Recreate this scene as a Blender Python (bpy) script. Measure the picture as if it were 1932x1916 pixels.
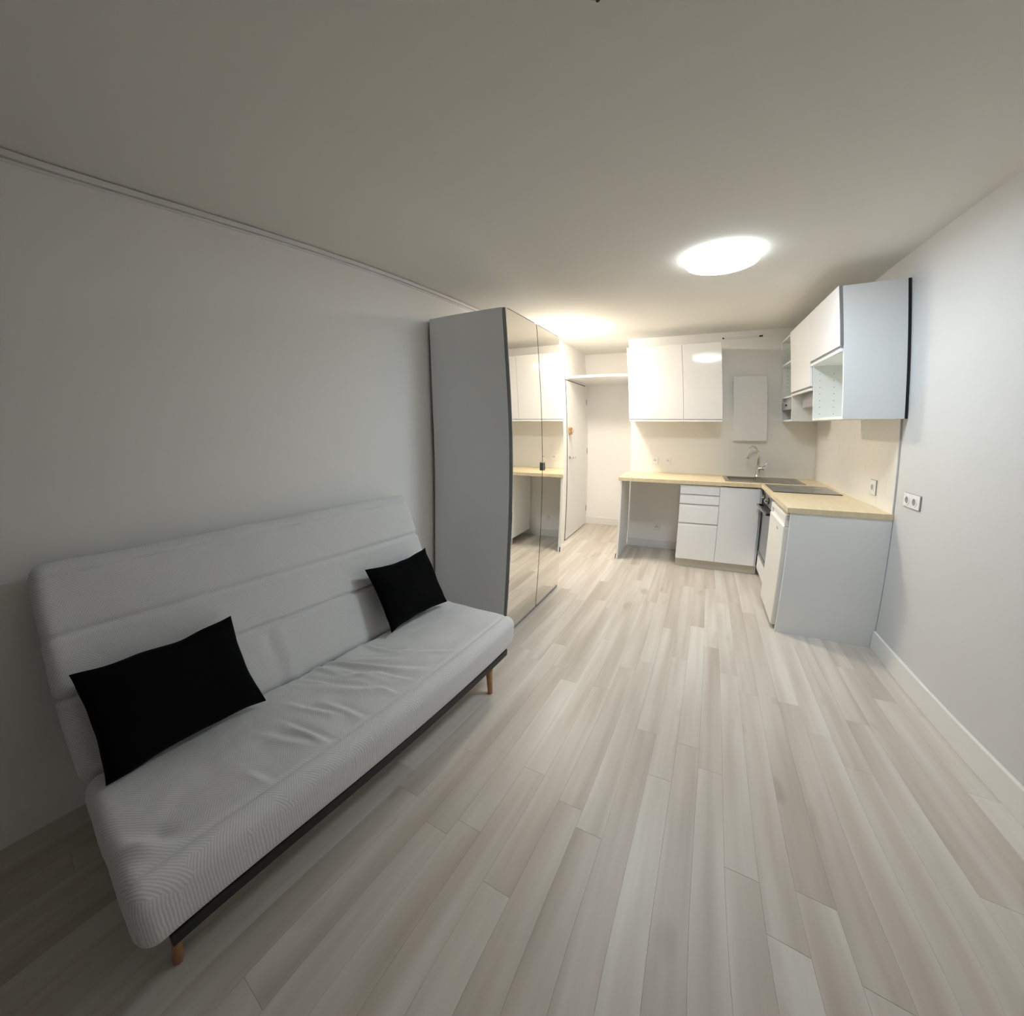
import bpy, bmesh, math, random
from mathutils import Vector, Matrix, noise

for o in list(bpy.data.objects):
    bpy.data.objects.remove(o, do_unlink=True)
SC = bpy.context.scene
COL = SC.collection
random.seed(7)

# ------------------------------------------------------------------ camera
CAM_H = 1.457
YAW, PITCH, ROLL = -0.6715, -0.0942, -0.0255
K = (1.1401, 0.7086, -1.1025, 0.3353)          # lens curve: angle as a polynomial of image radius (in 1000 px)
cd = bpy.data.cameras.new('camera'); cam = bpy.data.objects.new('camera', cd); COL.objects.link(cam)
cy, sy, cp, sp = math.cos(YAW), math.sin(YAW), math.cos(PITCH), math.sin(PITCH)
F = Vector((sy*cp, cy*cp, sp)); RT = Vector((cy, -sy, 0)); UP = RT.cross(F)
cr, sr = math.cos(ROLL), math.sin(ROLL)
R2 = cr*RT + sr*UP; U2 = -sr*RT + cr*UP
M = Matrix((R2, U2, -F)).transposed().to_4x4(); M.translation = (0, 0, CAM_H)
cam.matrix_world = M
cd.type = 'PANO'; cd.panorama_type = 'FISHEYE_LENS_POLYNOMIAL'
cd.sensor_width = 36.0; cd.sensor_height = 36.0; cd.sensor_fit = 'HORIZONTAL'
cd.fisheye_fov = math.radians(250)
S = 1932/36.0/1000.0
cd.fisheye_polynomial_k0 = 0.0
cd.fisheye_polynomial_k1 = -K[0]*S
cd.fisheye_polynomial_k2 = -K[1]*S**2
cd.fisheye_polynomial_k3 = -K[2]*S**3
cd.fisheye_polynomial_k4 = -K[3]*S**4
cd.shift_x = 188.2559/1932; cd.shift_y = -79.2308/1932
SC.camera = cam

# ------------------------------------------------------------------ world, exposure
W = bpy.data.worlds.new('night'); SC.world = W; W.use_nodes = True
W.node_tree.nodes['Background'].inputs[0].default_value = (0.01, 0.012, 0.015, 1)
vs = SC.view_settings
vs.view_transform = 'Standard'; vs.look = 'None'; vs.gamma = 1.0; vs.use_curve_mapping = False
vs.exposure = 1.8
LAMP_WHITE = 18.5        # emission of the round cool ceiling lamp
LAMP_WARM = 38.0         # emission of the warm lamp by the hall
SC.cycles.max_bounces = 8; SC.cycles.diffuse_bounces = 6; SC.cycles.glossy_bounces = 4; SC.cycles.transmission_bounces = 1
SC.cycles.sample_clamp_indirect = 4; SC.cycles.use_light_tree = False; SC.cycles.caustics_reflective = False; SC.cycles.caustics_refractive = False

# ------------------------------------------------------------------ room sizes
XL, XR, YB, H = -1.752, 1.242, 5.155, 2.484
YR = -2.5                 # wall behind the viewer
XH, YH, XK = -1.56, 6.10, -0.757     # hall: left wall, far wall, end of the kitchen wall
YJ = 3.62                 # where the left wall steps in to the hall

# ------------------------------------------------------------------ materials
def lin(c):
    return tuple(((v/255)/12.92 if v/255 <= .04045 else ((v/255+.055)/1.055)**2.4) for v in c)
def mat(name, rgb, rough=.5, metal=0., spec=.5, coat=0., bump=0., bscale=60., vary=0.):
    m = bpy.data.materials.new(name); m.use_nodes = True
    nt = m.node_tree; b = nt.nodes['Principled BSDF']
    b.inputs['Base Color'].default_value = (*lin(rgb), 1)
    b.inputs['Roughness'].default_value = rough; b.inputs['Metallic'].default_value = metal
    b.inputs['Specular IOR Level'].default_value = spec; b.inputs['Coat Weight'].default_value = coat
    if not (vary or bump): return m
    tc = nt.nodes.new('ShaderNodeTexCoord')
    n = nt.nodes.new('ShaderNodeTexNoise'); n.inputs['Scale'].default_value = bscale; n.inputs['Detail'].default_value = 3
    nt.links.new(tc.outputs['Object'], n.inputs['Vector'])
    if vary:
        r = nt.nodes.new('ShaderNodeValToRGB')
        r.color_ramp.elements[0].position = .3; r.color_ramp.elements[1].position = .7
        c = lin(rgb)
        r.color_ramp.elements[0].color = (*[v*(1-vary) for v in c], 1)
        r.color_ramp.elements[1].color = (*[min(1, v*(1+vary)) for v in c], 1)
        nt.links.new(n.outputs['Fac'], r.inputs[0]); nt.links.new(r.outputs[0], b.inputs['Base Color'])
    if bump:
        bp = nt.nodes.new('ShaderNodeBump'); bp.inputs['Strength'].default_value = bump; bp.inputs['Distance'].default_value = .002
        nt.links.new(n.outputs['Fac'], bp.inputs['Height']); nt.links.new(bp.outputs[0], b.inputs['Normal'])
    return m
M_WALL = mat('white_paint', (241, 240, 238), .75)
M_WALL_R = mat('white_paint_dimmed', (209, 210, 211), .75)  # same white paint, greyed to tone down the lamp's light on this wall
M_CEIL = mat('ceiling_paint', (234, 232, 226), .85)
M_TRIM = mat('trim_paint', (232, 232, 230), .45)
M_CAB = mat('white_melamine', (236, 238, 240), .38)
M_INNER = mat('white_cabinet_inside', (234, 237, 234), .5)
M_GLOSS = mat('white_gloss', (236, 235, 234), .08, coat=.4)
M_SATIN = mat('white_satin_front', (246, 247, 249), .3)
M_EDGE = mat('grey_edge', (140, 142, 146), .45)
M_DARK = mat('dark_gap', (34, 32, 34), .6)
M_PLINTH = mat('plinth_taupe', (212, 205, 192), .5)
M_TILE = mat('white_tile', (238, 236, 231), .25)
M_GROUT = mat('white_grout', (236, 234, 229), .6)
M_STEEL = mat('brushed_steel', (170, 168, 164), .3, 1.0, bump=.05, bscale=300)
M_CHROME = mat('chrome', (215, 213, 212), .08, 1.0)
M_BLKGLASS = mat('black_glass', (26, 25, 26), .05, coat=.3)
M_OVENGLASS = mat('oven_glass', (58, 60, 64), .12, coat=.5)
M_BLACK = mat('black_plastic', (16, 16, 17), .5)
M_ALU = mat('grey_aluminium', (150, 152, 156), .4, .4)
M_HOOD = mat('hood_grey', (172, 173, 178), .45, .2)
M_HOODLIGHT = mat('edge_strip_grey', (205, 206, 208), .4)
M_BRASS = mat('brass', (186, 150, 92), .35, .8)
M_FRIDGE = mat('fridge_white', (234, 234, 230), .35)
M_BLACKCLOTH = mat('black_cloth', (9, 9, 11), .95, spec=.1, bump=.25, bscale=260)
M_SOCKET = mat('socket_white', (236, 234, 236), .35)
M_WELL = mat('socket_well', (150, 147, 150), .5)
M_BEECH = mat('beech_wood', (190, 142, 96), .45, bump=.1, bscale=40, vary=.12)

def mirror_mat():
    m = bpy.data.materials.new('mirror_glass'); m.use_nodes = True
    b = m.node_tree.nodes['Principled BSDF']
    b.inputs['Base Color'].default_value = (.86, .85, .80, 1); b.inputs['Metallic'].default_value = 1; b.inputs['Roughness'].default_value = .012
    return m
M_MIRROR = mirror_mat()

def emit_mat(name, rgb, strength):
    m = bpy.data.materials.new(name); m.use_nodes = True; nt = m.node_tree
    b = nt.nodes['Principled BSDF']; b.inputs['Base Color'].default_value = (.9, .9, .9, 1)
    b.inputs['Emission Color'].default_value = (*rgb, 1); b.inputs['Emission Strength'].default_value = strength
    m.cycles.emission_sampling = 'FRONT'
    return m
M_LAMPW = emit_mat('lamp_cool', (.83, .935, 1.0), LAMP_WHITE)
M_RIM = emit_mat('lamp_rim', (.9, .97, 1.0), 1.8)
M_LAMPY = emit_mat('lamp_warm', (1.0, .88, .73), LAMP_WARM)

def plank_mat():
    m = bpy.data.materials.new('greige_laminate'); m.use_nodes = True; nt = m.node_tree; L = nt.links
    b = nt.nodes['Principled BSDF']; b.inputs['Roughness'].default_value = .42
    g = nt.nodes.new('ShaderNodeNewGeometry'); oi = nt.nodes.new('ShaderNodeObjectInfo')
    off = nt.nodes.new('ShaderNodeVectorMath'); off.operation = 'SCALE'; off.inputs[0].default_value = (37, 91, 53)
    L.new(oi.outputs['Random'], off.inputs['Scale'])
    def streak(sx, sy_, detail):
        mul = nt.nodes.new('ShaderNodeVectorMath'); mul.operation = 'MULTIPLY'; mul.inputs[1].default_value = (sx, sy_, 1)
        L.new(g.outputs['Position'], mul.inputs[0])
        ad = nt.nodes.new('ShaderNodeVectorMath'); ad.operation = 'ADD'
        L.new(mul.outputs[0], ad.inputs[0]); L.new(off.outputs[0], ad.inputs[1])
        n = nt.nodes.new('ShaderNodeTexNoise'); n.inputs['Scale'].default_value = 1; n.inputs['Detail'].default_value = detail
        L.new(ad.outputs[0], n.inputs['Vector']); return n
    n1 = streak(13, .75, 2); n2 = streak(120, 3.0, 3); n3 = streak(9, 3.2, 1)
    a = nt.nodes.new('ShaderNodeMath'); a.operation = 'MULTIPLY_ADD'; a.inputs[1].default_value = 1.25; a.inputs[2].default_value = -.24
    L.new(n1.outputs['Fac'], a.inputs[0])
    a1 = nt.nodes.new('ShaderNodeMath'); a1.operation = 'MULTIPLY_ADD'; a1.inputs[1].default_value = .22
    L.new(oi.outputs['Random'], a1.inputs[0]); L.new(a.outputs[0], a1.inputs[2])
    a2 = nt.nodes.new('ShaderNodeMath'); a2.operation = 'MULTIPLY_ADD'; a2.inputs[1].default_value = .12
    L.new(n2.outputs['Fac'], a2.inputs[0]); L.new(a1.outputs[0], a2.inputs[2])
    r = nt.nodes.new('ShaderNodeValToRGB'); e = r.color_ramp.elements
    e[0].position = .22; e[0].color = (*lin((176, 168, 158)), 1)
    e[1].position = .85; e[1].color = (*lin((213, 209, 202)), 1)
    k = e.new(.5); k.color = (*lin((194, 187, 178)), 1)
    L.new(a2.outputs[0], r.inputs[0])
    # small knots
    r3 = nt.nodes.new('ShaderNodeValToRGB'); q = r3.color_ramp.elements
    q[0].position = .70; q[0].color = (1, 1, 1, 1); q[1].position = .80; q[1].color = (.82, .80, .77, 1)
    L.new(n3.outputs['Fac'], r3.inputs[0])
    mx = nt.nodes.new('ShaderNodeMix'); mx.data_type = 'RGBA'; mx.blend_type = 'MULTIPLY'; mx.inputs[0].default_value = 1
    L.new(r.outputs[0], mx.inputs[6]); L.new(r3.outputs[0], mx.inputs[7]); L.new(mx.outputs[2], b.inputs['Base Color'])
    return m
M_PLANK = plank_mat()

def worktop_mat():
    m = bpy.data.materials.new('pale_birch_worktop'); m.use_nodes = True; nt = m.node_tree; L = nt.links
    b = nt.nodes['Principled BSDF']; b.inputs['Roughness'].default_value = .42
    tc = nt.nodes.new('ShaderNodeTexCoord'); mp = nt.nodes.new('ShaderNodeMapping'); mp.inputs['Scale'].default_value = (40, 4, 4)
    L.new(tc.outputs['Object'], mp.inputs[0])
    n = nt.nodes.new('ShaderNodeTexNoise'); n.inputs['Scale'].default_value = 1.5; n.inputs['Detail'].default_value = 4
    L.new(mp.outputs[0], n.inputs['Vector'])
    r = nt.nodes.new('ShaderNodeValToRGB'); e = r.color_ramp.elements
    e[0].position = .3; e[0].color = (*lin((216, 200, 166)), 1); e[1].position = .7; e[1].color = (*lin((228, 213, 180)), 1)
    L.new(n.outputs['Fac'], r.inputs[0]); L.new(r.outputs[0], b.inputs['Base Color'])
    return m
M_WORKTOP = worktop_mat()

def fabric_mat():
    """grey upholstery: patches of fine parallel strokes, turned from patch to patch"""
    m = bpy.data.materials.new('grey_hatched_fabric'); m.use_nodes = True; nt = m.node_tree; L = nt.links
    b = nt.nodes['Principled BSDF']; b.inputs['Roughness'].default_value = .95; b.inputs['Specular IOR Level'].default_value = .15; b.inputs['Sheen Weight'].default_value = .25; b.inputs['Sheen Roughness'].default_value = .5
    tc = nt.nodes.new('ShaderNodeTexCoord')
    rot = nt.nodes.new('ShaderNodeMapping'); rot.inputs['Rotation'].default_value = (0, 0, math.radians(38))
    L.new(tc.outputs['Object'], rot.inputs[0])
    vo = nt.nodes.new('ShaderNodeTexVoronoi'); vo.distance = 'CHEBYCHEV'; vo.inputs['Scale'].default_value = 13; vo.inputs['Randomness'].default_value = .75
    L.new(rot.outputs[0], vo.inputs['Vector'])
    sp_ = nt.nodes.new('ShaderNodeSeparateColor'); L.new(vo.outputs['Color'], sp_.inputs[0])
    gt = nt.nodes.new('ShaderNodeMath'); gt.operation = 'GREATER_THAN'; gt.inputs[1].default_value = .5
    L.new(sp_.outputs[0], gt.inputs[0])
    def wave(d):
        w = nt.nodes.new('ShaderNodeTexWave'); w.bands_direction = d; w.inputs['Scale'].default_value = 44
        w.inputs['Distortion'].default_value = 2.2; w.inputs['Detail'].default_value = 2; w.inputs['Detail Scale'].default_value = .6
        L.new(rot.outputs[0], w.inputs['Vector']); return w
    wx, wy = wave('X'), wave('Y')
    mx = nt.nodes.new('ShaderNodeMix'); mx.data_type = 'FLOAT'
    L.new(gt.outputs[0], mx.inputs[0]); L.new(wx.outputs['Fac'], mx.inputs[2]); L.new(wy.outputs['Fac'], mx.inputs[3])
    r = nt.nodes.new('ShaderNodeValToRGB'); e = r.color_ramp.elements
    e[0].position = .15; e[0].color = (*lin((212, 213, 216)), 1); e[1].position = .9; e[1].color = (*lin((234, 234, 234)), 1)
    L.new(mx.outputs[0], r.inputs[0]); L.new(r.outputs[0], b.inputs['Base Color'])
    bp = nt.nodes.new('ShaderNodeBump'); bp.inputs['Strength'].default_value = .10; bp.inputs['Distance'].default_value = .002
    L.new(mx.outputs[0], bp.inputs['Height']); L.new(bp.outputs[0], b.inputs['Normal'])
    return m
M_FABRIC = fabric_mat()

# ------------------------------------------------------------------ builders
ORIG = {}
def box(bm, x0, x1, y0, y1, z0, z1, bev=0.):
    r = bmesh.ops.create_cube(bm, size=1)
    vsx = r['verts']
    for v in vsx:
        v.co = Vector(((x0+x1)/2 + v.co.x*(x1-x0), (y0+y1)/2 + v.co.y*(y1-y0), (z0+z1)/2 + v.co.z*(z1-z0)))
    if bev:
        ed = list({e for v in vsx for e in v.link_edges})
        bmesh.ops.bevel(bm, geom=ed, offset=bev, segments=2, affect='EDGES', profile=.5)
    return bm
def B(*a, bev=0.):
    return box(bmesh.new(), *a, bev=bev)
def boxes(*lst, bev=0.):
    bm = bmesh.new()
    for l in lst: box(bm, *l, bev=bev)
    return bm
def cyl(bm, p0, p1, r0, r1=None, seg=24):
    p0, p1 = Vector(p0), Vector(p1); r1 = r0 if r1 is None else r1
    d = (p1-p0); q = d.to_track_quat('Z', 'Y').to_matrix().to_4x4()
    bmesh.ops.create_cone(bm, cap_ends=True, segments=seg, radius1=r0, radius2=r1, depth=d.length,
                          matrix=Matrix.Translation((p0+p1)/2) @ q)
    return bm
def lathe(bm, c, prof, seg=64):
    """profile [(r,z)...] turned about the vertical axis through c"""
    rings = []
    for r, z in prof:
        if r < 1e-6:
            rings.append([bm.verts.new((c[0], c[1], z))])
        else:
            rings.append([bm.verts.new((c[0]+r*math.cos(2*math.pi*i/seg), c[1]+r*math.sin(2*math.pi*i/seg), z)) for i in range(seg)])
    for a, b_ in zip(rings, rings[1:]):
        for i in range(seg):
            j = (i+1) % seg
            if len(a) == 1 and len(b_) == 1: continue
            if len(a) == 1: bm.faces.new((a[0], b_[j], b_[i]))
            elif len(b_) == 1: bm.faces.new((a[i], a[j], b_[0]))
            else: bm.faces.new((a[i], a[j], b_[j], b_[i]))
    bmesh.ops.recalc_face_normals(bm, faces=bm.faces)
    return bm
def tube(bm, pts, rad, seg=12):
    pts = [Vector(p) for p in pts]
    rads = rad if isinstance(rad, (list, tuple)) else [rad]*len(pts)
    rings = []; prev = None
    for i, p in enumerate(pts):
        t = (pts[min(i+1, len(pts)-1)] - pts[max(i-1, 0)]).normalized()
        if prev is None:
            n = t.orthogonal().normalized()
        else:
            n = (prev - t*prev.dot(t)).normalized()
        prev = n; bn = t.cross(n)
        rings.append([bm.verts.new(p + rads[i]*(math.cos(2*math.pi*k/seg)*n + math.sin(2*math.pi*k/seg)*bn)) for k in range(seg)])
    for a, b_ in zip(rings, rings[1:]):
        for k in range(seg):
            bm.faces.new((a[k], a[(k+1) % seg], b_[(k+1) % seg], b_[k]))
    bm.faces.new(rings[0][::-1]); bm.faces.new(rings[-1])
    bmesh.ops.recalc_face_normals(bm, faces=bm.faces)
    return bm
def link(name, bm, material, origin, parent=None, smooth=False):
    org = Vector(origin)
    bmesh.ops.translate(bm, verts=bm.verts, vec=-org)
    me = bpy.data.meshes.new(name); bm.to_mesh(me); bm.free()
    if material: me.materials.append(material)
    if smooth:
        for p in me.polygons: p.use_smooth = True
    o = bpy.data.objects.new(name, me); COL.objects.link(o)
    ORIG[o.name] = org
    if parent:
        o.parent = parent; o.location = org - ORIG[parent.name]
    else:
        o.location = org
    return o
def part(name, bm, material, parent, smooth=False):
    return link(name, bm, material, ORIG[parent.name], parent, smooth)
def thing(name, label, cat, origin, group=None):
    o = bpy.data.objects.new(name, None); o.empty_display_size = .1; COL.objects.link(o)
    o.location = origin; ORIG[o.name] = Vector(origin)
    o['label'] = label; o['category'] = cat
    if group: o['group'] = group
    return o
def single(name, label, cat, bm, material, origin, group=None, smooth=False):
    o = link(name, bm, material, origin, None, smooth)
    o['label'] = label; o['category'] = cat
    if group: o['group'] = group
    return o
def struct(name, bm, material, label=None, origin=(0, 0, 0)):
    o = link(name, bm, material, origin); o['kind'] = 'structure'
    if label: o['label'] = label
    return o

# ------------------------------------------------------------------ the room
T = .12
floor = struct('floor', boxes((XL-T, XR+T, YR-T, YB+T, -.10, -.010), (XL-T, XK+T, YB+T, YH+T, -.10, -.010)), M_PLINTH, 'greige wood-look plank floor of the whole room')
ceiling = struct('ceiling', boxes((XL-T, XR+T, YR-T, YB+T, H, H+.1), (XL-T, XK+T, YB+T, YH+T, H, H+.1)), M_CEIL, 'plain off-white ceiling with two round lamps')
wall_left = struct('wall_left', boxes((XL-T, XL, YR-T, YJ, -.01, H), (XL-T, XH, YJ, YH+T, -.01, H)), M_WALL, 'long white wall behind the sofa and wardrobe')
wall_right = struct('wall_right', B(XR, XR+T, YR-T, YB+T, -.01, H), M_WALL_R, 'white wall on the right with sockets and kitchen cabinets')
wall_back = struct('wall_back', boxes((XK, XR, YB, YB+T, -.01, H), (XK, XK+T, YB+T, YH+T, -.01, H)), M_WALL, 'white kitchen wall behind the sink')
wall_hall = struct('wall_hall', B(XH, XK, YH, YH+T, -.01, H), M_WALL, 'white end wall of the short entrance hall')
wall_front = struct('wall_front', boxes((XL, XR, YR-T, YR, -.01, .35), (XL, XR, YR-T, YR, 2.25, H), (XL, XL+.25, YR-T, YR, .35, 2.25), (XR-.25, XR, YR-T, YR, .35, 2.25)), M_WALL, 'white wall behind the viewer around the added wide window')
win = struct('added_window_1', boxes((XL+.25, XR-.25, YR-.09, YR-.05, .35, .41), (XL+.25, XR-.25, YR-.09, YR-.05, 2.19, 2.25), (XL+.25, XL+.31, YR-.09, YR-.05, .41, 2.19), (XR-.31, XR-.25, YR-.09, YR-.05, .41, 2.19), (-.29, -.22, YR-.09, YR-.05, .41, 2.19)), M_TRIM, 'unseen white-framed window with dark panes, added behind the viewer to cut bounce light')  # out of view, added so its dark panes soak up bounced light
part('pane', B(XL+.31, -.29, YR-.075, YR-.065, .41, 2.19), M_BLKGLASS, win)
part('pane', B(-.22, XR-.31, YR-.075, YR-.065, .41, 2.19), M_BLKGLASS, win)
bb = .126
struct('baseboard_right', B(XR-.016, XR, YR, 3.278, 0, bb, bev=.004), M_TRIM, 'white skirting along the right wall')
struct('baseboard_back', B(-.745, -.14, YB-.014, YB, 0, .10, bev=.003), M_TRIM, 'white skirting in the open bay under the worktop')
struct('baseboard_hall', B(XH, XK, YH-.014, YH, 0, .105, bev=.003), M_TRIM, 'white skirting on the hall end wall')
struct('trim_1', boxes((XL, XL+.016, YR, YJ, H-.030, H-.006), (XL, XL+.008, YR, YJ, H-.044, H-.034)), M_TRIM, 'thin white moulding along the top of the left wall')

# floor planks: one shared mesh, one object for each plank
def unit_plank():
    bm = bmesh.new(); box(bm, -.5, .5, -.5, .5, -.012, 0)
    top = [e for e in bm.edges if all(v.co.z > -.001 for v in e.verts)]
    bmesh.ops.bevel(bm, geom=top, offset=.0005, segments=1, affect='EDGES')
    me = bpy.data.meshes.new('plank'); bm.to_mesh(me); bm.free(); me.materials.append(M_PLANK); return me
PLANK = unit_plank()
def planks(x0, x1, y0, y1, w, stagger):
    n = round((x1-x0)/w); w = (x1-x0)/n
    for i in range(n):
        y = y0; first = True
        while y < y1-1e-6:
            l = random.uniform(1.05, 1.35)
            if first: l *= random.uniform(.25, 1.0); l = max(l, .3); first = False
            if y+l > y1-.3: l = y1-y
            p = bpy.data.objects.new('plank', PLANK); COL.objects.link(p); p.parent = floor
            p.location = (x0+(i+.5)*w, y+l/2, 0); p.scale = (w-.0004, l-.0004, 1)
            y += l
planks(XL, XR, YR, YB, .0965, 0)
planks(XH, XK, YB, YH, .0965, 0)

# splashback tiles
def tiles(wall, horizontal, a0, a1, z0, z1, off, tw=.25, th=.1):
    meshes = {}
    rows = round((z1-z0)/th); th = (z1-z0)/rows
    for r in range(rows):
        a = a0 - (tw/2 if r % 2 else 0)
        while a < a1-1e-6:
            s, e = max(a, a0), min(a+tw, a1); a += tw
            if e-s < .02: continue
            key = round(e-s, 4)
            if key not in meshes:
                bm = bmesh.new(); g = .0006
                if horizontal: box(bm, -key/2+g, key/2-g, -.006, 0, -th/2+g, th/2-g)
                else: box(bm, -.006, 0, -key/2+g, key/2-g, -th/2+g, th/2-g)
                me = bpy.data.meshes.new('tile'); bm.to_mesh(me); bm.free(); me.materials.append(M_TILE); meshes[key] = me
            o = bpy.data.objects.new('tile', meshes[key]); COL.objects.link(o); o.parent = wall
            o.location = ((s+e)/2, off, z0+(r+.5)*th) if horizontal else (off, (s+e)/2, z0+(r+.5)*th)
tiles(wall_back, True, XK+.004, XR-.010, .907, 1.507, YB-.002)
tiles(wall_right, False, 3.292, YB-.010, .907, 1.507, XR-.002)
part('tile_grout', B(XK+.004, XR, YB-.0070, YB, .905, 1.508), M_GROUT, wall_back)
part('tile_grout', B(XR-.0070, XR, 3.292, YB, .905, 1.508), M_GROUT, wall_right)
struct('trim_2', B(XR-.010, XR, 3.285, 3.2915, .905, 1.500, bev=.002), M_HOODLIGHT, 'slim grey edge strip ending the tiles on the right wall')

# ------------------------------------------------------------------ hall: door, shelf
door = struct('door_1', B(XH, XH+.012, 5.03, 5.995, .012, 2.006, bev=.003), M_TRIM, 'white entrance door leaf in the hall', )
part('door_gap', boxes((XH, XH+.004, 5.015, 6.01, 2.006, 2.018), (XH, XH+.004, 5.015, 5.03, 0, 2.018), (XH, XH+.004, 5.015, 6.01, 0, .012)), M_DARK, door)
hd = part('handle', tube(bmesh.new(), [(XH+.012, 5.075, 1.05), (XH+.055, 5.075, 1.05), (XH+.062, 5.085, 1.05), (XH+.06, 5.20, 1.045)], .010), M_CHROME, door, True)
part('handle_plate', cyl(bmesh.new(), (XH+.010, 5.075, 1.05), (XH+.020, 5.075, 1.05), .027), M_CHROME, door)
lk = part('lock', boxes((XH+.012, XH+.05, 4.99+.05, 5.085+.03, 1.335, 1.425), bev=.008), M_BRASS, door)
part('lock_knob', cyl(bmesh.new(), (XH+.05, 5.075, 1.38), (XH+.075, 5.075, 1.38), .018), M_CHROME, door)
for z in (.25, 1.08, 1.78):
    part('hinge', cyl(bmesh.new(), (XH+.012, 6.0, z-.04), (XH+.012, 6.0, z+.04), .007, seg=10), M_ALU, door)
def bowed_shelf():
    bm = bmesh.new(); n = 12; top = []; bot = []
    for i in range(n+1):
        x = XH+.002 + (XK-XH-.004)*i/n; y = 5.10 + .0*i
        y = 5.10 - .06*math.sin(math.pi*min(1, i/n))
        top.append((bm.verts.new((x, y, 2.063)), bm.verts.new((x, YH-.001, 2.063))))
        bot.append((bm.verts.new((x, y, 2.036)), bm.verts.new((x, YH-.001, 2.036))))
    for i in range(n):
        bm.faces.new((top[i][0], top[i+1][0], top[i+1][1], top[i][1])); bm.faces.new((bot[i][1], bot[i+1][1], bot[i+1][0], bot[i][0]))
        bm.faces.new((bot[i][0], bot[i+1][0], top[i+1][0], top[i][0])); bm.faces.new((bot[i+1][1], bot[i][1], top[i][1], top[i+1][1]))
    for k in (0, n): bm.faces.new((bot[k][0], bot[k][1], top[k][1], top[k][0]))
    bmesh.ops.recalc_face_normals(bm, faces=bm.faces); return bm
single('shelf', 'deep white shelf spanning the entrance hall above the door', 'shelf', bowed_shelf(), M_TRIM, (XH+.4, 5.6, 2.036))

# ------------------------------------------------------------------ ceiling lamps
L1 = (.192, 2.79)
lp = thing('ceiling_lamp', 'large round cool-white flush lamp in the middle of the ceiling', 'lamp', (L1[0], L1[1], H), 'round ceiling lamps')
part('base', lathe(bmesh.new(), L1, [(0, H), (.18, H), (.18, H-.012), (0, H-.012)]), M_TRIM, lp)
part('rim', lathe(bmesh.new(), L1, [(.0, H-.012), (.202, H-.012), (.213, H-.022), (.213, H-.040), (.208, H-.048), (.202, H-.050), (.202, H-.044), (0, H-.044)]), M_RIM, lp, True)
part('diffuser', lathe(bmesh.new(), L1, [(.1425, H-.0445), (.2015, H-.0445), (.2015, H-.0505), (.1425, H-.052), (.1425, H-.0445)], 48), M_LAMPW, lp)
part('trim_ring', lathe(bmesh.new(), L1, [(.136, H-.0442), (.142, H-.0442), (.142, H-.0675), (.136, H-.0675), (.136, H-.0442)]), M_TRIM, lp)
part('centre_diffuser', lathe(bmesh.new(), L1, [(0, H-.0525), (.1355, H-.0525), (.1355, H-.065), (0, H-.066)], 48), M_LAMPW, lp)
L2 = (-1.19, 4.30)
lp = thing('ceiling_lamp', 'warm glowing round lamp on the ceiling beyond the wardrobe', 'lamp', (L2[0], L2[1], H), 'round ceiling lamps')
part('base', lathe(bmesh.new(), L2, [(0, H), (.13, H), (.13, H-.015), (0, H-.015)]), M_TRIM, lp)
part('diffuser', lathe(bmesh.new(), L2, [(0, H-.015), (.15, H-.015), (.17, H-.03), (.165, H-.045), (.12, H-.062), (.06, H-.07), (0, H-.072)]), M_LAMPY, lp, True)
t = thing('ceiling_hook', 'small dark fitting on the ceiling at the top edge of view', 'ceiling hook', (-.118, .878, H))
part('rose', lathe(bmesh.new(), (-.118, .878), [(0, H), (.022, H), (.022, H-.008), (.012, H-.014), (0, H-.014)], 24), M_BLACK, t)
part('stem', cyl(bmesh.new(), (-.118, .878, H-.035), (-.118, .878, H-.014), .005, seg=10), M_BLACK, t)

# ------------------------------------------------------------------ wardrobe
WX0, WX1, WY0, WY1, WZ = XL+.026, -1.122, 2.410, 3.505, 2.226
w = thing('wardrobe', 'tall grey-white wardrobe with two mirrored doors beyond the sofa', 'wardrobe', ((WX0+WX1)/2, (WY0+WY1)/2, 0))
xd = WX1-.022
part('side_panel', B(WX0, xd-.003, WY0, WY0+.019, 0, WZ, bev=.001), M_CAB, w)
part('side_panel', B(WX0, xd-.003, WY1-.019, WY1, 0, WZ, bev=.001), M_CAB, w)
part('top_panel', B(WX0, xd-.003, WY0+.019, WY1-.019, WZ-.02, WZ-.001), M_CAB, w)
part('back_panel', B(WX0, WX0+.006, WY0+.019, WY1-.019, .05, WZ-.02), M_DARK, w)
part('bottom_panel', B(WX0+.006, xd-.003, WY0+.019, WY1-.019, .05, .07), M_CAB, w)
part('plinth', B(xd-.03, xd-.004, WY0+.019, WY1-.019, 0, .05), M_DARK, w)
ym = (WY0+WY1)/2
for a, b_ in ((WY0+.001, ym-.003), (ym+.003, WY1-.001)):
    d = part('mirror_door', B(xd, WX1-.004, a, b_, .018, WZ-.004), M_EDGE, w)
    part('mirror', B(WX1-.004, WX1, a+.003, b_-.003, .022, WZ-.008), M_MIRROR, d)
    part('frame_edge', B(WX1-.004, WX1+.001, a+.04, b_-.04, WZ-.0075, WZ-.002), M_EDGE, d)
    part('frame_edge', B(WX1-.004, WX1+.001, a+.02, b_-.02, .012, .0215), M_EDGE, d)
part('centre_gap_shade', B(xd, WX1-.0005, ym-.003, ym+.003, .018, WZ-.004), M_DARK, w)  # dark strip painting the shade in the slit between the doors
part('handle', B(WX1-.004, WX1+.016, ym-.019, ym-.001, 1.118, 1.178, bev=.003), M_ALU, w)
part('handle', B(WX1-.004, WX1+.016, ym+.001, ym+.019, 1.118, 1.178, bev=.003), M_BLACK, w)

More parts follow.
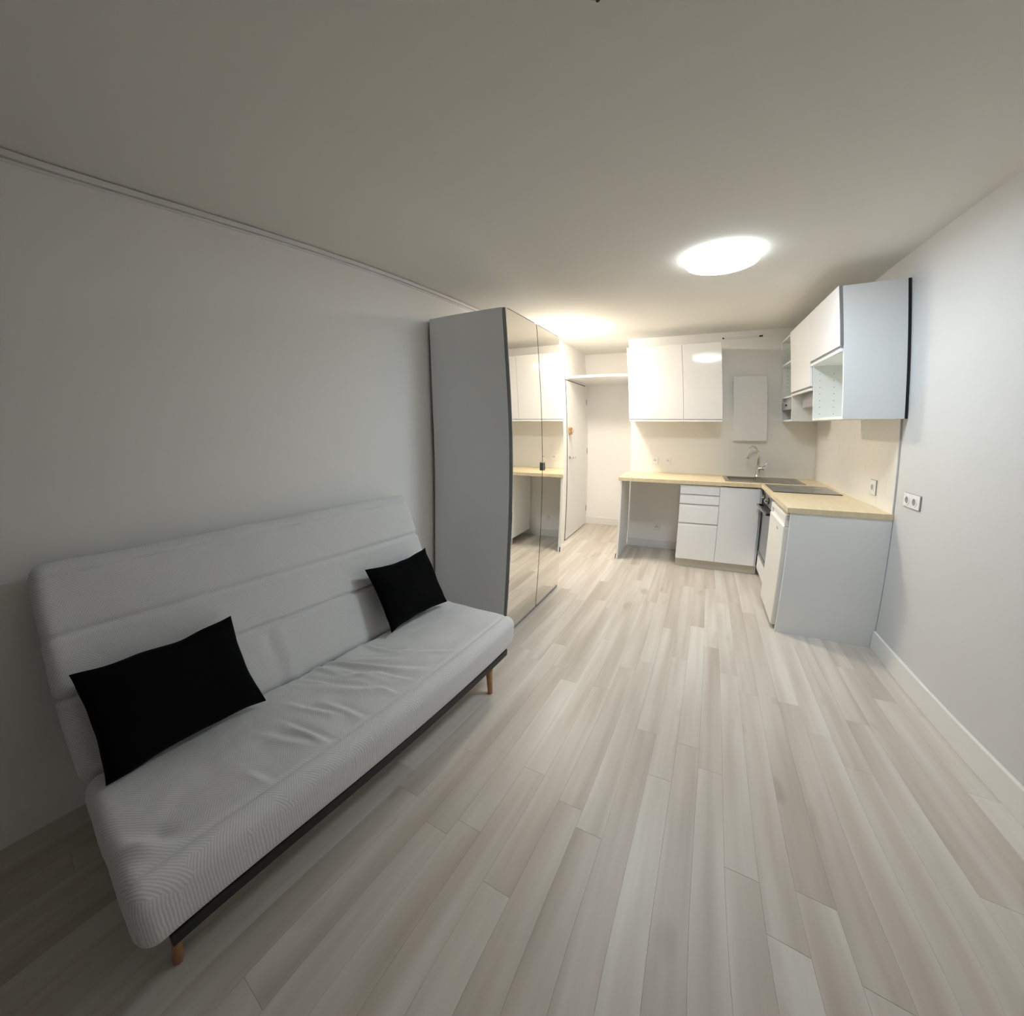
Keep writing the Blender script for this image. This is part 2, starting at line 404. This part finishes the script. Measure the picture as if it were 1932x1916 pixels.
# ------------------------------------------------------------------ kitchen, worktop level
CZ0, CZ = .869, .905
CF, CXF, CE, CL = 4.509, .643, 3.279, -.795
def slab(xs, ys, filled, z0, z1):
    """plate from grid cells: filled(i,j) tells which cells are solid"""
    bm = bmesh.new(); V = {}
    def v(i, j, z):
        k = (i, j, z)
        if k not in V: V[k] = bm.verts.new((xs[i], ys[j], z))
        return V[k]
    nx, ny = len(xs)-1, len(ys)-1
    ok = lambda i, j: 0 <= i < nx and 0 <= j < ny and filled(i, j)
    for i in range(nx):
        for j in range(ny):
            if not ok(i, j): continue
            bm.faces.new([v(i, j, z1), v(i+1, j, z1), v(i+1, j+1, z1), v(i, j+1, z1)])
            bm.faces.new([v(i, j, z0), v(i, j+1, z0), v(i+1, j+1, z0), v(i+1, j, z0)])
            for di, dj, e in ((-1, 0, ((0, 0), (0, 1))), (1, 0, ((1, 1), (1, 0))), (0, -1, ((1, 0), (0, 0))), (0, 1, ((0, 1), (1, 1)))):
                if not ok(i+di, j+dj):
                    (a, b1), (c, d1) = e
                    bm.faces.new([v(i+a, j+b1, z0), v(i+c, j+d1, z0), v(i+c, j+d1, z1), v(i+a, j+b1, z1)])
    bmesh.ops.recalc_face_normals(bm, faces=bm.faces); return bm
BX0, BX1, BY0, BY1 = .345, .655, 4.655, 5.025          # cut-out for the sink bowl
xs = [CL, BX0, BX1, CXF+.05, XR-.001]; xs = [CL, BX0, CXF, BX1, XR-.001]
ys = [CE, CF, BY0, BY1, YB-.006]
def wt(i, j):
    if j == 0: return i >= 2
    return not (j == 2 and i in (1, 2))
top = single('worktop', 'pale birch L-shaped kitchen worktop over the white base cabinets', 'worktop', slab(xs, ys, wt, CZ0, CZ), M_WORKTOP, (.9, 4.6, CZ0))
sp_ = thing('support_panel', 'white upright panel carrying the free left end of the worktop', 'panel', (CL+.025, 4.83, 0))
part('panel', B(CL+.016, CL+.035, CF+.02, YB-.016, 0, CZ0, bev=.001), M_CAB, sp_)
part('corner_guard', B(CL+.008, CL+.016, CF+.022, CF+.040, 0, .055), M_BLACK, sp_)
single('end_panel', 'wide white side panel closing the worktop end beside the right wall', 'panel', B(CXF+.022, XR-.002, CE+.004, CE+.023, 0, CZ0, bev=.001), M_CAB, (.95, CE+.013, 0))

FY = CF+.020          # front plane of the back row
DX0, DX1, DX2 = -.132, .262, CXF-.004
c = thing('drawer_cabinet', 'white base cabinet with four handleless drawers beside the open bay', 'cabinet', ((DX0+DX1)/2, 4.85, 0), 'base cabinets')
part('body', B(DX0, DX1, FY+.02, YB-.03, .085, CZ0-.001), M_CAB, c)
for a, b_ in ((.768, .856), (.670, .757), (.474, .659), (.090, .463)):
    d = part('drawer', B(DX0+.001, DX1-.002, FY, FY+.019, a, b_-.018, bev=.0015), M_SATIN, c)
    part('grip', B(DX0+.001, DX1-.002, FY+.004, FY+.019, b_-.018, b_, bev=.001), M_SATIN, d)
    part('grip_recess', B(DX0+.001, DX1-.002, FY+.016, FY+.0205, b_, b_+.011), M_PLINTH, d)
part('plinth', B(DX0+.004, DX1, FY+.045, FY+.06, 0, .085), M_PLINTH, c)
c = thing('sink_cabinet', 'white base cabinet with one plain tall door below the sink', 'cabinet', ((DX1+DX2)/2, 4.85, 0), 'base cabinets')
part('body', boxes((DX1+.001, DX1+.017, FY+.02, YB-.03, .085, CZ0-.001), (DX2-.02, DX2+.02, FY+.02, YB-.03, .085, CZ0-.001), (DX1+.017, DX2-.02, FY+.02, YB-.03, .085, .101), (DX1+.017, DX2-.02, YB-.04, YB-.03, .101, CZ0-.001)), M_CAB, c)
part('door', B(DX1+.002, DX2, FY, FY+.019, .090, .856, bev=.0015), M_SATIN, c)
part('plinth', B(DX1, DX2+.03, FY+.045, FY+.06, 0, .085), M_PLINTH, c)

# sink
s = thing('sink', 'inset stainless sink with a bowl and a ribbed drainer', 'sink', (.67, 4.84, CZ))
sx0, sx1, sy0, sy1 = .312, 1.045, 4.615, 5.075
rim = slab([sx0, BX0+.006, BX1-.006, sx1], [sy0, BY0+.006, BY1-.006, sy1], lambda i, j: not (i == 1 and j == 1), CZ, CZ+.006)
part('rim', rim, M_STEEL, s)
def bowl():
    bm = bmesh.new(); rings = []
    for z, ins, rr in ((CZ+.004, .007, .03), (CZ-.10, .012, .04), (CZ-.135, .022, .05), (CZ-.145, .06, .05)):
        x0, x1, y0, y1 = BX0+ins, BX1-ins, BY0+ins, BY1-ins; ring = []
        for cx, cy_, a0 in ((x1-rr, y1-rr, 0), (x0+rr, y1-rr, 90), (x0+rr, y0+rr, 180), (x1-rr, y0+rr, 270)):
            for k in range(6):
                a = math.radians(a0+90*k/5); ring.append(bm.verts.new((cx+rr*math.cos(a), cy_+rr*math.sin(a), z)))
        rings.append(ring)
    for a, b_ in zip(rings, rings[1:]):
        for k in range(len(a)):
            bm.faces.new((a[k], b_[k], b_[(k+1) % len(a)], a[(k+1) % len(a)]))
    bm.faces.new(rings[-1]); bmesh.ops.recalc_face_normals(bm, faces=bm.faces)
    bmesh.ops.solidify(bm, geom=bm.faces[:], thickness=.0015); return bm
bw = part('bowl', bowl(), M_STEEL, s, True)
part('drain', lathe(bmesh.new(), (.50, 4.84), [(0, CZ-.143), (.045, CZ-.143), (.048, CZ-.138), (.03, CZ-.14), (0, CZ-.14)], 32), M_CHROME, s)
part('overflow_plug', cyl(bmesh.new(), (BX0+.012, 4.84, CZ-.05), (BX0+.02, 4.84, CZ-.05), .022), M_BLACK, s)
for i in range(9):
    x = .70+.036*i
    part('drainer_rib', B(x, x+.012, sy0+.05, sy1-.06, CZ+.006, CZ+.0085, bev=.001), M_STEEL, s)
# tap
fx, fy_ = .668, 5.048
f = thing('tap', 'tall chrome swan-neck mixer tap rising behind the sink', 'tap', (fx, fy_, CZ+.006))
part('base', lathe(bmesh.new(), (fx, fy_), [(0, CZ+.006), (.026, CZ+.006), (.026, CZ+.016), (.020, CZ+.022), (.019, CZ+.13), (.0, CZ+.13)], 24), M_CHROME, f, True)
pts = [(fx, fy_, CZ+.12), (fx, fy_, 1.16)]
for k in range(1, 15):
    a = math.pi*k/15*1.12
    rr = .066
    q = rr*(1-math.cos(a)); pts.append((fx-q*.86, fy_-q*.5, 1.16+rr*1.15*math.sin(a)))
e0 = pts[-1]; pts.append((e0[0]-.004, e0[1]-.003, 1.112))
part('spout', tube(bmesh.new(), pts, .011, 14), M_CHROME, f, True)
lv = part('valve', cyl(bmesh.new(), (fx, fy_, CZ+.105), (fx+.062, fy_-.014, CZ+.105), .019, .021), M_CHROME, f, True)
part('lever', tube(bmesh.new(), [(fx+.052, fy_-.012, CZ+.115), (fx+.075, fy_-.016, CZ+.145), (fx+.088, fy_-.018, CZ+.185)], [.007, .006, .005], 10), M_CHROME, f, True)
# hob
h = thing('hob', 'flat black glass cooking hob set in the worktop above the oven', 'hob', (.92, 4.27, CZ))
part('glass', B(.668, 1.178, 4.02, 4.50, CZ, CZ+.006, bev=.0015), M_BLKGLASS, h)
for x, y, r in ((.80, 4.15, .085), (.80, 4.37, .07), (1.04, 4.15, .07), (1.04, 4.37, .09)):
    part('cooking_zone', lathe(bmesh.new(), (x, y), [(r-.003, CZ+.0061), (r, CZ+.0061), (r, CZ+.0064), (r-.003, CZ+.0064), (r-.003, CZ+.0061)], 40), M_EDGE, h)

# oven in its housing, right row (fronts face -x)
RX = CXF+.020
OY0, OY1 = 3.925, 4.500
o = thing('oven', 'built-in steel and dark glass oven under the hob', 'oven', (.9, (OY0+OY1)/2, .231))
part('body', B(RX+.02, XR-.03, OY0+.01, OY1-.01, .235, CZ0-.004), M_BLACK, o)
cpn = part('control_panel', B(RX, RX+.02, OY0+.002, OY1-.002, .742, .862, bev=.002), M_STEEL, o)
for y in (4.425, 4.19):
    k = part('knob', cyl(bmesh.new(), (RX-.001, y, .800), (RX-.006, y, .800), .030), M_BLACK, o)
    part('knob_cap', cyl(bmesh.new(), (RX-.006, y, .800), (RX-.032, y, .800), .021, .019), M_CHROME, k)
od = part('oven_door', B(RX-.004, RX+.02, OY0+.002, OY1-.002, .232, .737, bev=.002), M_BLACK, o)
part('window_glass', B(RX-.007, RX-.0035, OY0+.045, OY1-.03, .285, .69, bev=.001), M_OVENGLASS, od)
part('bottom_rail', B(RX-.006, RX-.0035, OY0+.012, OY1-.012, .238, .272), M_STEEL, od)
part('handle', boxes((RX-.062, RX-.046, OY0+.03, OY1-.03, .712, .728), bev=.004), M_STEEL, od)
for y in (OY0+.04, OY1-.058): part('handle_mount', B(RX-.050, RX-.003, y, y+.018, .708, .726), M_BLACK, od)
c = thing('oven_housing', 'white base unit with a low drawer front beneath the oven', 'cabinet', (.9, (OY0+OY1)/2, 0), 'base cabinets')
part('body', B(RX+.02, XR-.03, OY0-.008, OY1+.008, .085, .229), M_CAB, c)
part('drawer_front', B(RX, RX+.019, OY0, OY1+.004, .088, .224, bev=.0015), M_SATIN, c)
part('plinth', B(RX+.045, RX+.06, OY0-.01, OY1+.05, 0, .085), M_PLINTH, c)

# fridge
GY0, GY1 = 3.318, 3.902
fr = thing('fridge', 'small white undercounter fridge between the oven and the end panel', 'fridge', (.95, 3.6, 0))
part('body', B(CXF+.055, XR-.03, GY0, GY1, .02, .845, bev=.003), M_FRIDGE, fr)
dr = part('door', B(CXF-.008, CXF+.042, GY0+.002, GY1-.004, .035, .765, bev=.008), M_FRIDGE, fr)
part('top_trim', B(CXF-.002, CXF+.042, GY0+.002, GY1-.004, .81, .845, bev=.004), M_FRIDGE, fr)
part('grip_recess', B(CXF+.012, CXF+.042, GY0+.03, GY1-.03, .765, .81), M_SOCKET, fr)
part('grip_end', B(CXF-.002, CXF+.042, GY0+.002, GY0+.03, .765, .81), M_FRIDGE, fr)
part('grip_end', B(CXF-.002, CXF+.042, GY1-.034, GY1-.004, .765, .81), M_FRIDGE, fr)
part('door_seal', B(CXF+.042, CXF+.056, GY0+.004, GY1-.006, .04, .84), M_EDGE, fr)
part('logo', boxes((CXF-.0095, CXF-.0078, 3.545, 3.552, .700, .716), (CXF-.0095, CXF-.0078, 3.528, 3.540, .702, .708), (CXF-.0095, CXF-.0078, 3.514, 3.523, .700, .712)), M_EDGE, dr)
part('foot', cyl(bmesh.new(), (CXF+.09, GY0+.05, 0), (CXF+.09, GY0+.05, .022), .018, seg=12), M_BLACK, fr)
part('foot', cyl(bmesh.new(), (CXF+.09, GY1-.05, 0), (CXF+.09, GY1-.05, .022), .018, seg=12), M_BLACK, fr)

# ------------------------------------------------------------------ wall cabinets on the back wall
UZ0, UZ1, UD = 1.510, 2.312, .393
UX = -.724; UF = YB-UD
def back_wall_cabinet(x0, x1, label, ajar=0.):
    c = thing('wall_cabinet', label, 'cabinet', ((x0+x1)/2, YB-.2, UZ0), 'wall cabinets')
    part('body', B(x0+.001, x1-.001, UF+.021, YB-.008, UZ0-.002, UZ1-.002), M_CAB, c)
    d = part('door', B(x0+.001, x1-.002, UF, UF+.019, UZ0+.012, UZ1, bev=.0015), M_GLOSS, c)
    part('grip', B(x0+.001, x1-.002, UF+.002, UF+.020, UZ0-.014, UZ0+.006, bev=.002), M_GLOSS, d)
    part('grip_recess', B(x0+.003, x1-.004, UF+.008, UF+.020, UZ0+.006, UZ0+.012), M_EDGE, d)
    if ajar:      # door not quite shut, hinged on its right edge
        pv = Vector((x1-.002, UF+.019, 0)) - ORIG[c.name]
        d.matrix_local = Matrix.Translation(pv) @ Matrix.Rotation(math.radians(ajar), 4, 'Z') @ Matrix.Translation(-pv)
back_wall_cabinet(UX, UX+.6, 'wide glossy white wall cabinet next to the entrance hall')
back_wall_cabinet(UX+.6, UX+1.0, 'narrow glossy white wall cabinet left of the flat wall box')
part_gap = None
# flat white box on the wall above the sink
e = thing('electrical_box', 'flat plain white box hung on the wall above the tap', 'wall box', (.575, YB-.04, 1.295))
part('body', B(.418, .738, YB-.05, YB-.007, 1.305, 1.97), M_TRIM, e)
part('cover', B(.408, .748, YB-.072, YB-.050, 1.295, 1.985, bev=.002), M_TRIM, e)
# metal rail left on the wall
r = thing('suspension_rail', 'thin metal mounting rail screwed high on the kitchen wall', 'rail', (.52, YB, 2.40))
part('rail', boxes((.312, .725, YB-.004, YB-.001, 2.404, 2.428), (.312, .725, YB-.010, YB-.004, 2.404, 2.409)), M_TRIM, r)
for x in (.318, .694, .712):
    part('screw', cyl(bmesh.new(), (x, YB-.004, 2.417), (x, YB-.014, 2.417), .009, seg=12), M_BLACK, r)

# ------------------------------------------------------------------ wall cabinets on the right wall
VX = XR-.352          # front plane of the doors
VY0, VY1, VY2 = 3.215, 3.945, 4.662
VZ0, VZ1 = 1.502, 2.335
def holes(xa, xb, y, z0, z1, n, face):
    bm = bmesh.new()
    for i in range(n):
        z = z0+(z1-z0)*i/(n-1)
        for x in (xa, xb):
            cyl(bm, (x, y, z), (x, y+face*.0008, z), .0035, seg=8)
    return bm
c = thing('microwave_cabinet', 'white wall cabinet with an open niche under its flap door by the right wall', 'cabinet', (1.07, 3.58, VZ0), 'wall cabinets')
part('side_panel', B(VX+.020, XR-.018, VY0, VY0+.018, VZ0, VZ1, bev=.001), M_CAB, c)
dv = part('side_panel', B(VX+.020, XR-.002, VY1-.017, VY1-.001, VZ0, VZ1, bev=.001), M_INNER, c)
ph = part('peg_holes', holes(VX+.065, VX+.16, VY1-.017, VZ0+.05, VZ0+.36, 7, -1), M_EDGE, dv); ph['kind'] = 'stuff'
part('bottom_panel', B(VX+.020, XR-.002, VY0+.018, VY1-.017, VZ0, VZ0+.018), M_INNER, c)
part('middle_shelf', B(VX+.020, XR-.002, VY0+.018, VY1-.017, 1.925, 1.943), M_INNER, c)
part('top_panel', B(VX+.020, XR-.002, VY0+.018, VY1-.017, VZ1-.018, VZ1), M_INNER, c)
part('back_panel', B(XR-.008, XR-.002, VY0+.018, VY1-.017, VZ0+.018, VZ1-.018), M_INNER, c)
part('wall_gap', B(XR-.018, XR-.002, VY0+.006, VY0+.018, VZ0, VZ1), M_DARK, c)
d = part('door', B(VX, VX+.018, VY0+.001, VY1-.002, 1.962, VZ1+.004, bev=.0015), M_SATIN, c)
part('grip', B(VX+.003, VX+.019, VY0+.001, VY1-.002, 1.925, 1.945, bev=.002), M_SATIN, d)
part('grip_recess', B(VX+.008, VX+.019, VY0+.004, VY1-.004, 1.945, 1.962), M_ALU, d)
part('edge_strip', B(VX+.001, VX+.019, VY0-.0006, VY0+.001, 1.964, VZ1+.003), M_ALU, d)

c = thing('hood_cabinet', 'white flap-door wall cabinet above the built-in cooker hood', 'cabinet', (1.07, 4.3, 1.745), 'wall cabinets')
part('body', B(VX+.020, XR-.008, VY1+.001, VY2-.001, 1.757, VZ1), M_INNER, c)
d = part('door', B(VX, VX+.018, VY1+.001, VY2-.002, 1.772, VZ1+.004, bev=.0015), M_SATIN, c)
part('grip', B(VX+.003, VX+.019, VY1+.001, VY2-.002, 1.738, 1.756, bev=.002), M_SATIN, d)
part('grip_recess', B(VX+.008, VX+.019, VY1+.004, VY2-.004, 1.756, 1.772), M_ALU, d)

c = thing('open_shelf_cabinet', 'open white corner wall unit with shelves above the hood panel', 'cabinet', (1.07, 4.9, VZ0), 'wall cabinets')
y0, y1 = VY2+.001, YB-.010
part('side_panel', B(VX+.010, XR-.008, y0, y0+.017, VZ0, VZ1, bev=.001), M_INNER, c)
sd = part('side_panel', B(VX+.010, XR-.008, y1-.017, y1, VZ0, VZ1, bev=.001), M_INNER, c)
ph = part('peg_holes', holes(VX+.06, VX+.14, y1-.017, VZ0+.32, VZ1-.08, 12, -1), M_EDGE, sd); ph['kind'] = 'stuff'
part('back_panel', B(XR-.014, XR-.008, y0+.017, y1-.017, VZ0, VZ1), M_INNER, c)
for z in (VZ0, 1.735, 2.07, VZ1-.017):
    part('shelf', B(VX+.010, XR-.014, y0+.017, y1-.017, z, z+.017, bev=.001), M_INNER, c)
hd = thing('cooker_hood', 'grey built-in cooker hood with black switches under the corner unit', 'cooker hood', (1.08, 4.6, 1.61))
part('fascia', B(VX+.004, VX+.024, y0+.018, y1-.018, 1.618, 1.700, bev=.003), M_HOOD, hd)
part('duct_box', B(VX+.026, XR-.015, y0+.018, y1-.018, 1.625, 1.734), M_HOOD, hd)
hs = part('switch', boxes((VX-.002, VX+.004, 4.855, 4.885, 1.652, 1.670), (VX-.002, VX+.004, 4.892, 4.918, 1.654, 1.672), bev=.002), M_BLACK, hd)
single('hood_filter_box', 'shallow pale metal box fixed under the flap-door cabinet over the hob', 'cooker hood', B(VX+.10, XR-.010, VY1+.004, VY2-.004, 1.625, 1.756, bev=.004), M_HOOD, (1.1, 4.3, 1.69))

# ------------------------------------------------------------------ sockets
def socket_back(x, z, label, cat='socket', y=YB-.009):
    s = thing('wall_socket', label, cat, (x, y, z), 'kitchen wall sockets')
    part('plate', B(x-.040, x+.040, y-.008, y, z-.040, z+.040, bev=.003), M_SOCKET, s)
    part('ring', lathe_y(x, y-.008, z, [(.020, 0), (.028, 0), (.028, -.002), (.020, -.002)]), M_SOCKET, s)
    part('well', cyl(bmesh.new(), (x, y-.0082, z), (x, y-.0092, z), .020), M_SOCKET, s)
    for dx, dz in ((-.0095, 0), (.0095, 0), (0, .011)):
        part('pin_hole', cyl(bmesh.new(), (x+dx, y-.0092, z+dz), (x+dx, y-.0098, z+dz), .0042, seg=10), M_BLACK, s)
def lathe_y(x, y, z, prof, seg=32):
    bm = bmesh.new(); lathe(bm, (0, 0), prof + [prof[0]], seg)
    bmesh.ops.transform(bm, matrix=Matrix.Translation((x, y, z)) @ Matrix.Rotation(math.radians(-90), 4, 'X'), verts=bm.verts); 
    return bm
socket_back(-.462, 1.045, 'white socket above the worktop, nearer to the hall')
socket_back(-.310, 1.045, 'white socket above the worktop, nearer to the tap')
socket_back(-.402, .255, 'white socket low on the wall in the bay under the worktop', y=YB-.001)
def socket_right(y0, y1, z0, z1, wells, label, x=XR):
    s = thing('wall_socket', label, 'socket', (x, (y0+y1)/2, (z0+z1)/2), 'sockets on the right wall')
    part('plate', B(x-.010, x-.0005, y0, y1, z0, z1, bev=.003), M_SOCKET, s)
    part('plate_edge', B(x-.006, x-.0004, y0-.002, y1+.002, z0-.002, z1+.002), M_WELL, s)
    zc = (z0+z1)/2
    for y in wells:
        bm = bmesh.new(); lathe(bm, (0, 0), [(.020, 0), (.029, 0), (.029, .003), (.020, .003), (.020, 0)], 32)
        bmesh.ops.transform(bm, matrix=Matrix.Translation((x-.010, y, zc)) @ Matrix.Rotation(math.radians(-90), 4, 'Y'), verts=bm.verts)
        part('ring', bm, M_SOCKET, s)
        part('well', cyl(bmesh.new(), (x-.0098, y, zc), (x-.0108, y, zc), .020), M_WELL, s)
socket_right(3.555, 3.645, .985, 1.085, (3.600,), 'single white socket on the tiles beside the worktop', x=XR-.008)
socket_right(2.985, 3.165, .985, 1.065, (3.118, 3.035), 'double white socket on the right wall beyond the worktop end')

# ------------------------------------------------------------------ sofa bed
SY0, SY1 = .0, 1.985
def rounded_box(sx, sy_, sz, r, nx, ny, nz):
    """subdivided box with rounded edges, centred on its middle"""
    bm = bmesh.new(); V = {}
    hx, hy, hz = sx/2, sy_/2, sz/2
    def key(p): return (round(p[0], 5), round(p[1], 5), round(p[2], 5))
    def vert(p):
        k = key(p)
        if k not in V:
            q = Vector((max(-hx+r, min(hx-r, p[0])), max(-hy+r, min(hy-r, p[1])), max(-hz+r, min(hz-r, p[2]))))
            d = Vector(p)-q
            V[k] = bm.verts.new(q + (d.normalized()*r if d.length > 1e-9 else d))
        return V[k]
    def lin_(h_, n):     # spacing with extra cuts near the ends
        return [h_*math.sin(math.pi/2*(2*i/n-1)*.82)/math.sin(math.pi/2*.82) for i in range(n+1)]
    X, Y, Z = lin_(hx, nx), [(-hy+2*hy*i/ny) for i in range(ny+1)], lin_(hz, nz)
    Y = sorted(set([round(v, 5) for v in Y] + [round(sgn*(hy-r*t_), 5) for sgn in (-1, 1) for t_ in (.15, .35, .6, .85)]))
    def face(A, Bv, f):
        for i in range(len(A)-1):
            for j in range(len(Bv)-1):
                try: bm.faces.new((vert(f(A[i], Bv[j])), vert(f(A[i+1], Bv[j])), vert(f(A[i+1], Bv[j+1])), vert(f(A[i], Bv[j+1]))))
                except ValueError: pass
    for z in (-hz, hz): face(X, Y, lambda a, b_: (a, b_, z))
    for y in (-hy, hy): face(X, Z, lambda a, b_: (a, y, b_))
    for x in (-hx, hx): face(Y, Z, lambda a, b_: (x, a, b_))
    bmesh.ops.recalc_face_normals(bm, faces=bm.faces); bm.normal_update()
    return bm
def groove(d, w_, depth):
    return -depth*math.exp(-(d/w_)**2)
def displace(bm, f):
    bm.normal_update()
    mv = [(v, v.co + v.normal*f(v.co)) for v in bm.verts]
    for v, c_ in mv: v.co = c_
SL = SY1-SY0
# local frame of both mattress halves: x = across, y = along the sofa, z = up from the lying surface
SD, ST = .505, .200
def seat_wr(p):
    if p.z < -.02: return 0
    a = 0
    # long folds running across the seat where the cover is loose
    for (y, x, ang, ln, wd, am) in ((.10, -.10, .5, .17, .016, .010), (.16, -.02, .55, .22, .02, .011), (.02, -.13, .4, .15, .018, .009), (-.05, .0, .65, .2, .022, .008),
                                    (.27, -.16, .3, .10, .015, .009), (-.32, .16, .25, .14, .014, .010), (-.15, .13, .2, .12, .016, .008), (.42, .10, .7, .10, .014, .006), (-.55, .20, .3, .1, .016, .008),
                                    (-.90, .13, .9, .06, .025, .020), (-.42, .05, .5, .1, .02, .007), (.05, .17, .15, .12, .014, .007), (.20, -.08, .75, .08, .012, .007), (.07, -.03, .9, .07, .012, .007), (-.02, -.17, .3, .08, .014, .008), (-.10, -.12, .55, .1, .014, .008), (.13, .06, .35, .1, .013, .007), (-.24, .0, .45, .09, .015, .007), (.33, -.04, .6, .08, .012, .005)):
        dx, dy = p.x-x, p.y-y
        u_ = dx*math.cos(ang)+dy*math.sin(ang); v_ = -dx*math.sin(ang)+dy*math.cos(ang)
        a += am*math.exp(-(u_/ln)**2)*(math.exp(-(v_/wd)**2) - .8*math.exp(-((v_-wd*1.6)/wd)**2))
    a += .006*noise.noise(Vector((p.x*6, p.y*5, 3.1))) + .003*noise.noise(Vector((p.x*17, p.y*13, 9.)))
    a *= 1.15*max(0., min(1., (.19-p.x)/.07))
    a += groove(p.x-.185, .006, .006)
    return a
sofa = thing('sofa_bed', 'grey upholstered click-clack sofa bed along the left wall', 'sofa', (-1.25, (SY0+SY1)/2, 0))
bm = rounded_box(SD, SL, ST, .055, 70, 220, 10); displace(bm, seat_wr)
seat = link('seat_mattress', bm, M_FABRIC, (0, 0, 0), None, True)
seat.parent = sofa; seat.location = Vector((-1.109, (SY0+SY1)/2, .322)) - ORIG[sofa.name]
seat.rotation_euler = (0, math.radians(1.5), 0)
BD, BT = .735, .125
def back_wr(p):
    if p.z < -.01: return 0
    a = 0
    for s_, w_, dp in ((-.075, .008, .020), (.12, .011, .013), (.312, .011, .009)):
        a += groove(p.x-s_, w_, dp)
    a += .010*(1-((p.x+.02)/.4)**2)*.4
    a += .004*noise.noise(Vector((p.x*5, p.y*4, 1.7))) + .0018*noise.noise(Vector((p.x*15, p.y*11, 5.)))
    if p.x < -.10:
        a += .005*math.exp(-((p.y-.12)/.03)**2) - .004*math.exp(-((p.y-.18)/.03)**2)
    return a
bm = rounded_box(BD, SL-.02, BT, .048, 130, 160, 8); displace(bm, back_wr)
back = link('back_mattress', bm, M_FABRIC, (0, 0, 0), None, True)
back.parent = sofa
ang = math.radians(70.15)
# local +x runs up the back, local +z faces the room
ex = Vector((-math.cos(ang), 0, math.sin(ang))); ez = Vector((math.sin(ang), 0, math.cos(ang)))
mid = Vector((-1.36, (SY0+SY1)/2-.012, .40)) + ex*(.7069/2-.008) - ez*(BT/2)
ey = ez.cross(ex)
mt = Matrix((ex, ey, ez)).transposed().to_4x4(); mt.translation = mid - ORIG[sofa.name]
back.matrix_local = mt
part('base_frame', boxes((-.905, -.868, SY0+.07, SY1-.08, .190, .229), (-1.42, -1.385, SY0+.07, SY1-.08, .190, .229), (-1.385, -.905, SY0+.07, SY0+.11, .190, .229), (-1.385, -.905, SY1-.12, SY1-.08, .190, .229), bev=.003), M_BLACK, sofa)
for x, y, dx, dy in ((-.975, SY0+.11, .015, -.03), (-.915, SY1-.21, .024, -.01), (-1.39, SY0+.13, -.02, -.03), (-1.39, SY1-.21, -.02, .03)):
    part('leg', cyl(bmesh.new(), (x+dx, y+dy, 0), (x, y, .192), .013, .022, 20), M_BEECH, sofa, True)

# cushions
def pillow(name, label, wd, ht, th, centre, ang_lean, yaw, roll, pinch=.05, seed=0):
    bm = bmesh.new(); n, m_ = 36, 28; up_, dn = [], []
    for i in range(n+1):
        ru, rd = [], []
        for j in range(m_+1):
            u, v = 2*i/n-1, 2*j/m_-1
            x = u*wd/2*(1-pinch*(1-v*v)*abs(u)**3); y = v*ht/2*(1-pinch*1.6*(1-u*u)*abs(v)**3)
            prof = (max(0, 1-abs(u)**2.6))**.62*(max(0, 1-abs(v)**2.6))**.62
            wob = .010*noise.noise(Vector((u*1.6, v*1.6, seed))) + .004*noise.noise(Vector((u*4, v*4, seed+3)))
            z = th/2*prof + wob*prof
            x += .006*noise.noise(Vector((v*2, seed, u*2))); y += .008*noise.noise(Vector((u*2.2, seed+7, v)))
            edge = i in (0, n) or j in (0, m_)
            a = bm.verts.new((x, y, z)); ru.append(a)
            rd.append(a if edge else bm.verts.new((x, y, -th/2*prof + wob*prof*.3)))
        up_.append(ru); dn.append(rd)
    for i in range(n):
        for j in range(m_):
            bm.faces.new((up_[i][j], up_[i+1][j], up_[i+1][j+1], up_[i][j+1]))
            bm.faces.new((dn[i][j+1], dn[i+1][j+1], dn[i+1][j], dn[i][j]))
    bmesh.ops.recalc_face_normals(bm, faces=bm.faces)
    me = bpy.data.meshes.new(name); bm.to_mesh(me); bm.free(); me.materials.append(M_BLACKCLOTH)
    for p in me.polygons: p.use_smooth = True
    o = bpy.data.objects.new(name, me); COL.objects.link(o); ORIG[o.name] = Vector(centre)
    a = math.radians(ang_lean)
    yx = Vector((-math.cos(a), 0, math.sin(a))); zx = Vector((math.sin(a), 0, math.cos(a))); xx = Vector((0, 1, 0))
    # width runs along the sofa (+y), height runs up the back
    rot = Matrix((xx, yx, xx.cross(yx))).transposed()
    rot = rot @ Matrix.Rotation(math.radians(roll), 3, 'Z')
    rot = Matrix.Rotation(math.radians(yaw), 3, 'Z') @ rot
    mw = rot.to_4x4(); mw.translation = centre; o.matrix_world = mw
    o['label'] = label; o['category'] = 'cushion'; o['group'] = 'black cushions on the sofa'
    return o
pillow('cushion', 'larger oblong black cushion at the near left end of the sofa', 0.585, .352, .13, (-1.325, .345, .607), 63, 0, 1.5, pinch=.06, seed=2)
pillow('cushion', 'smaller black cushion at the sofa end beside the wardrobe', .49, .350, .12, (-1.335, 1.63, .617), 64, 0, 0, pinch=.075, seed=11)
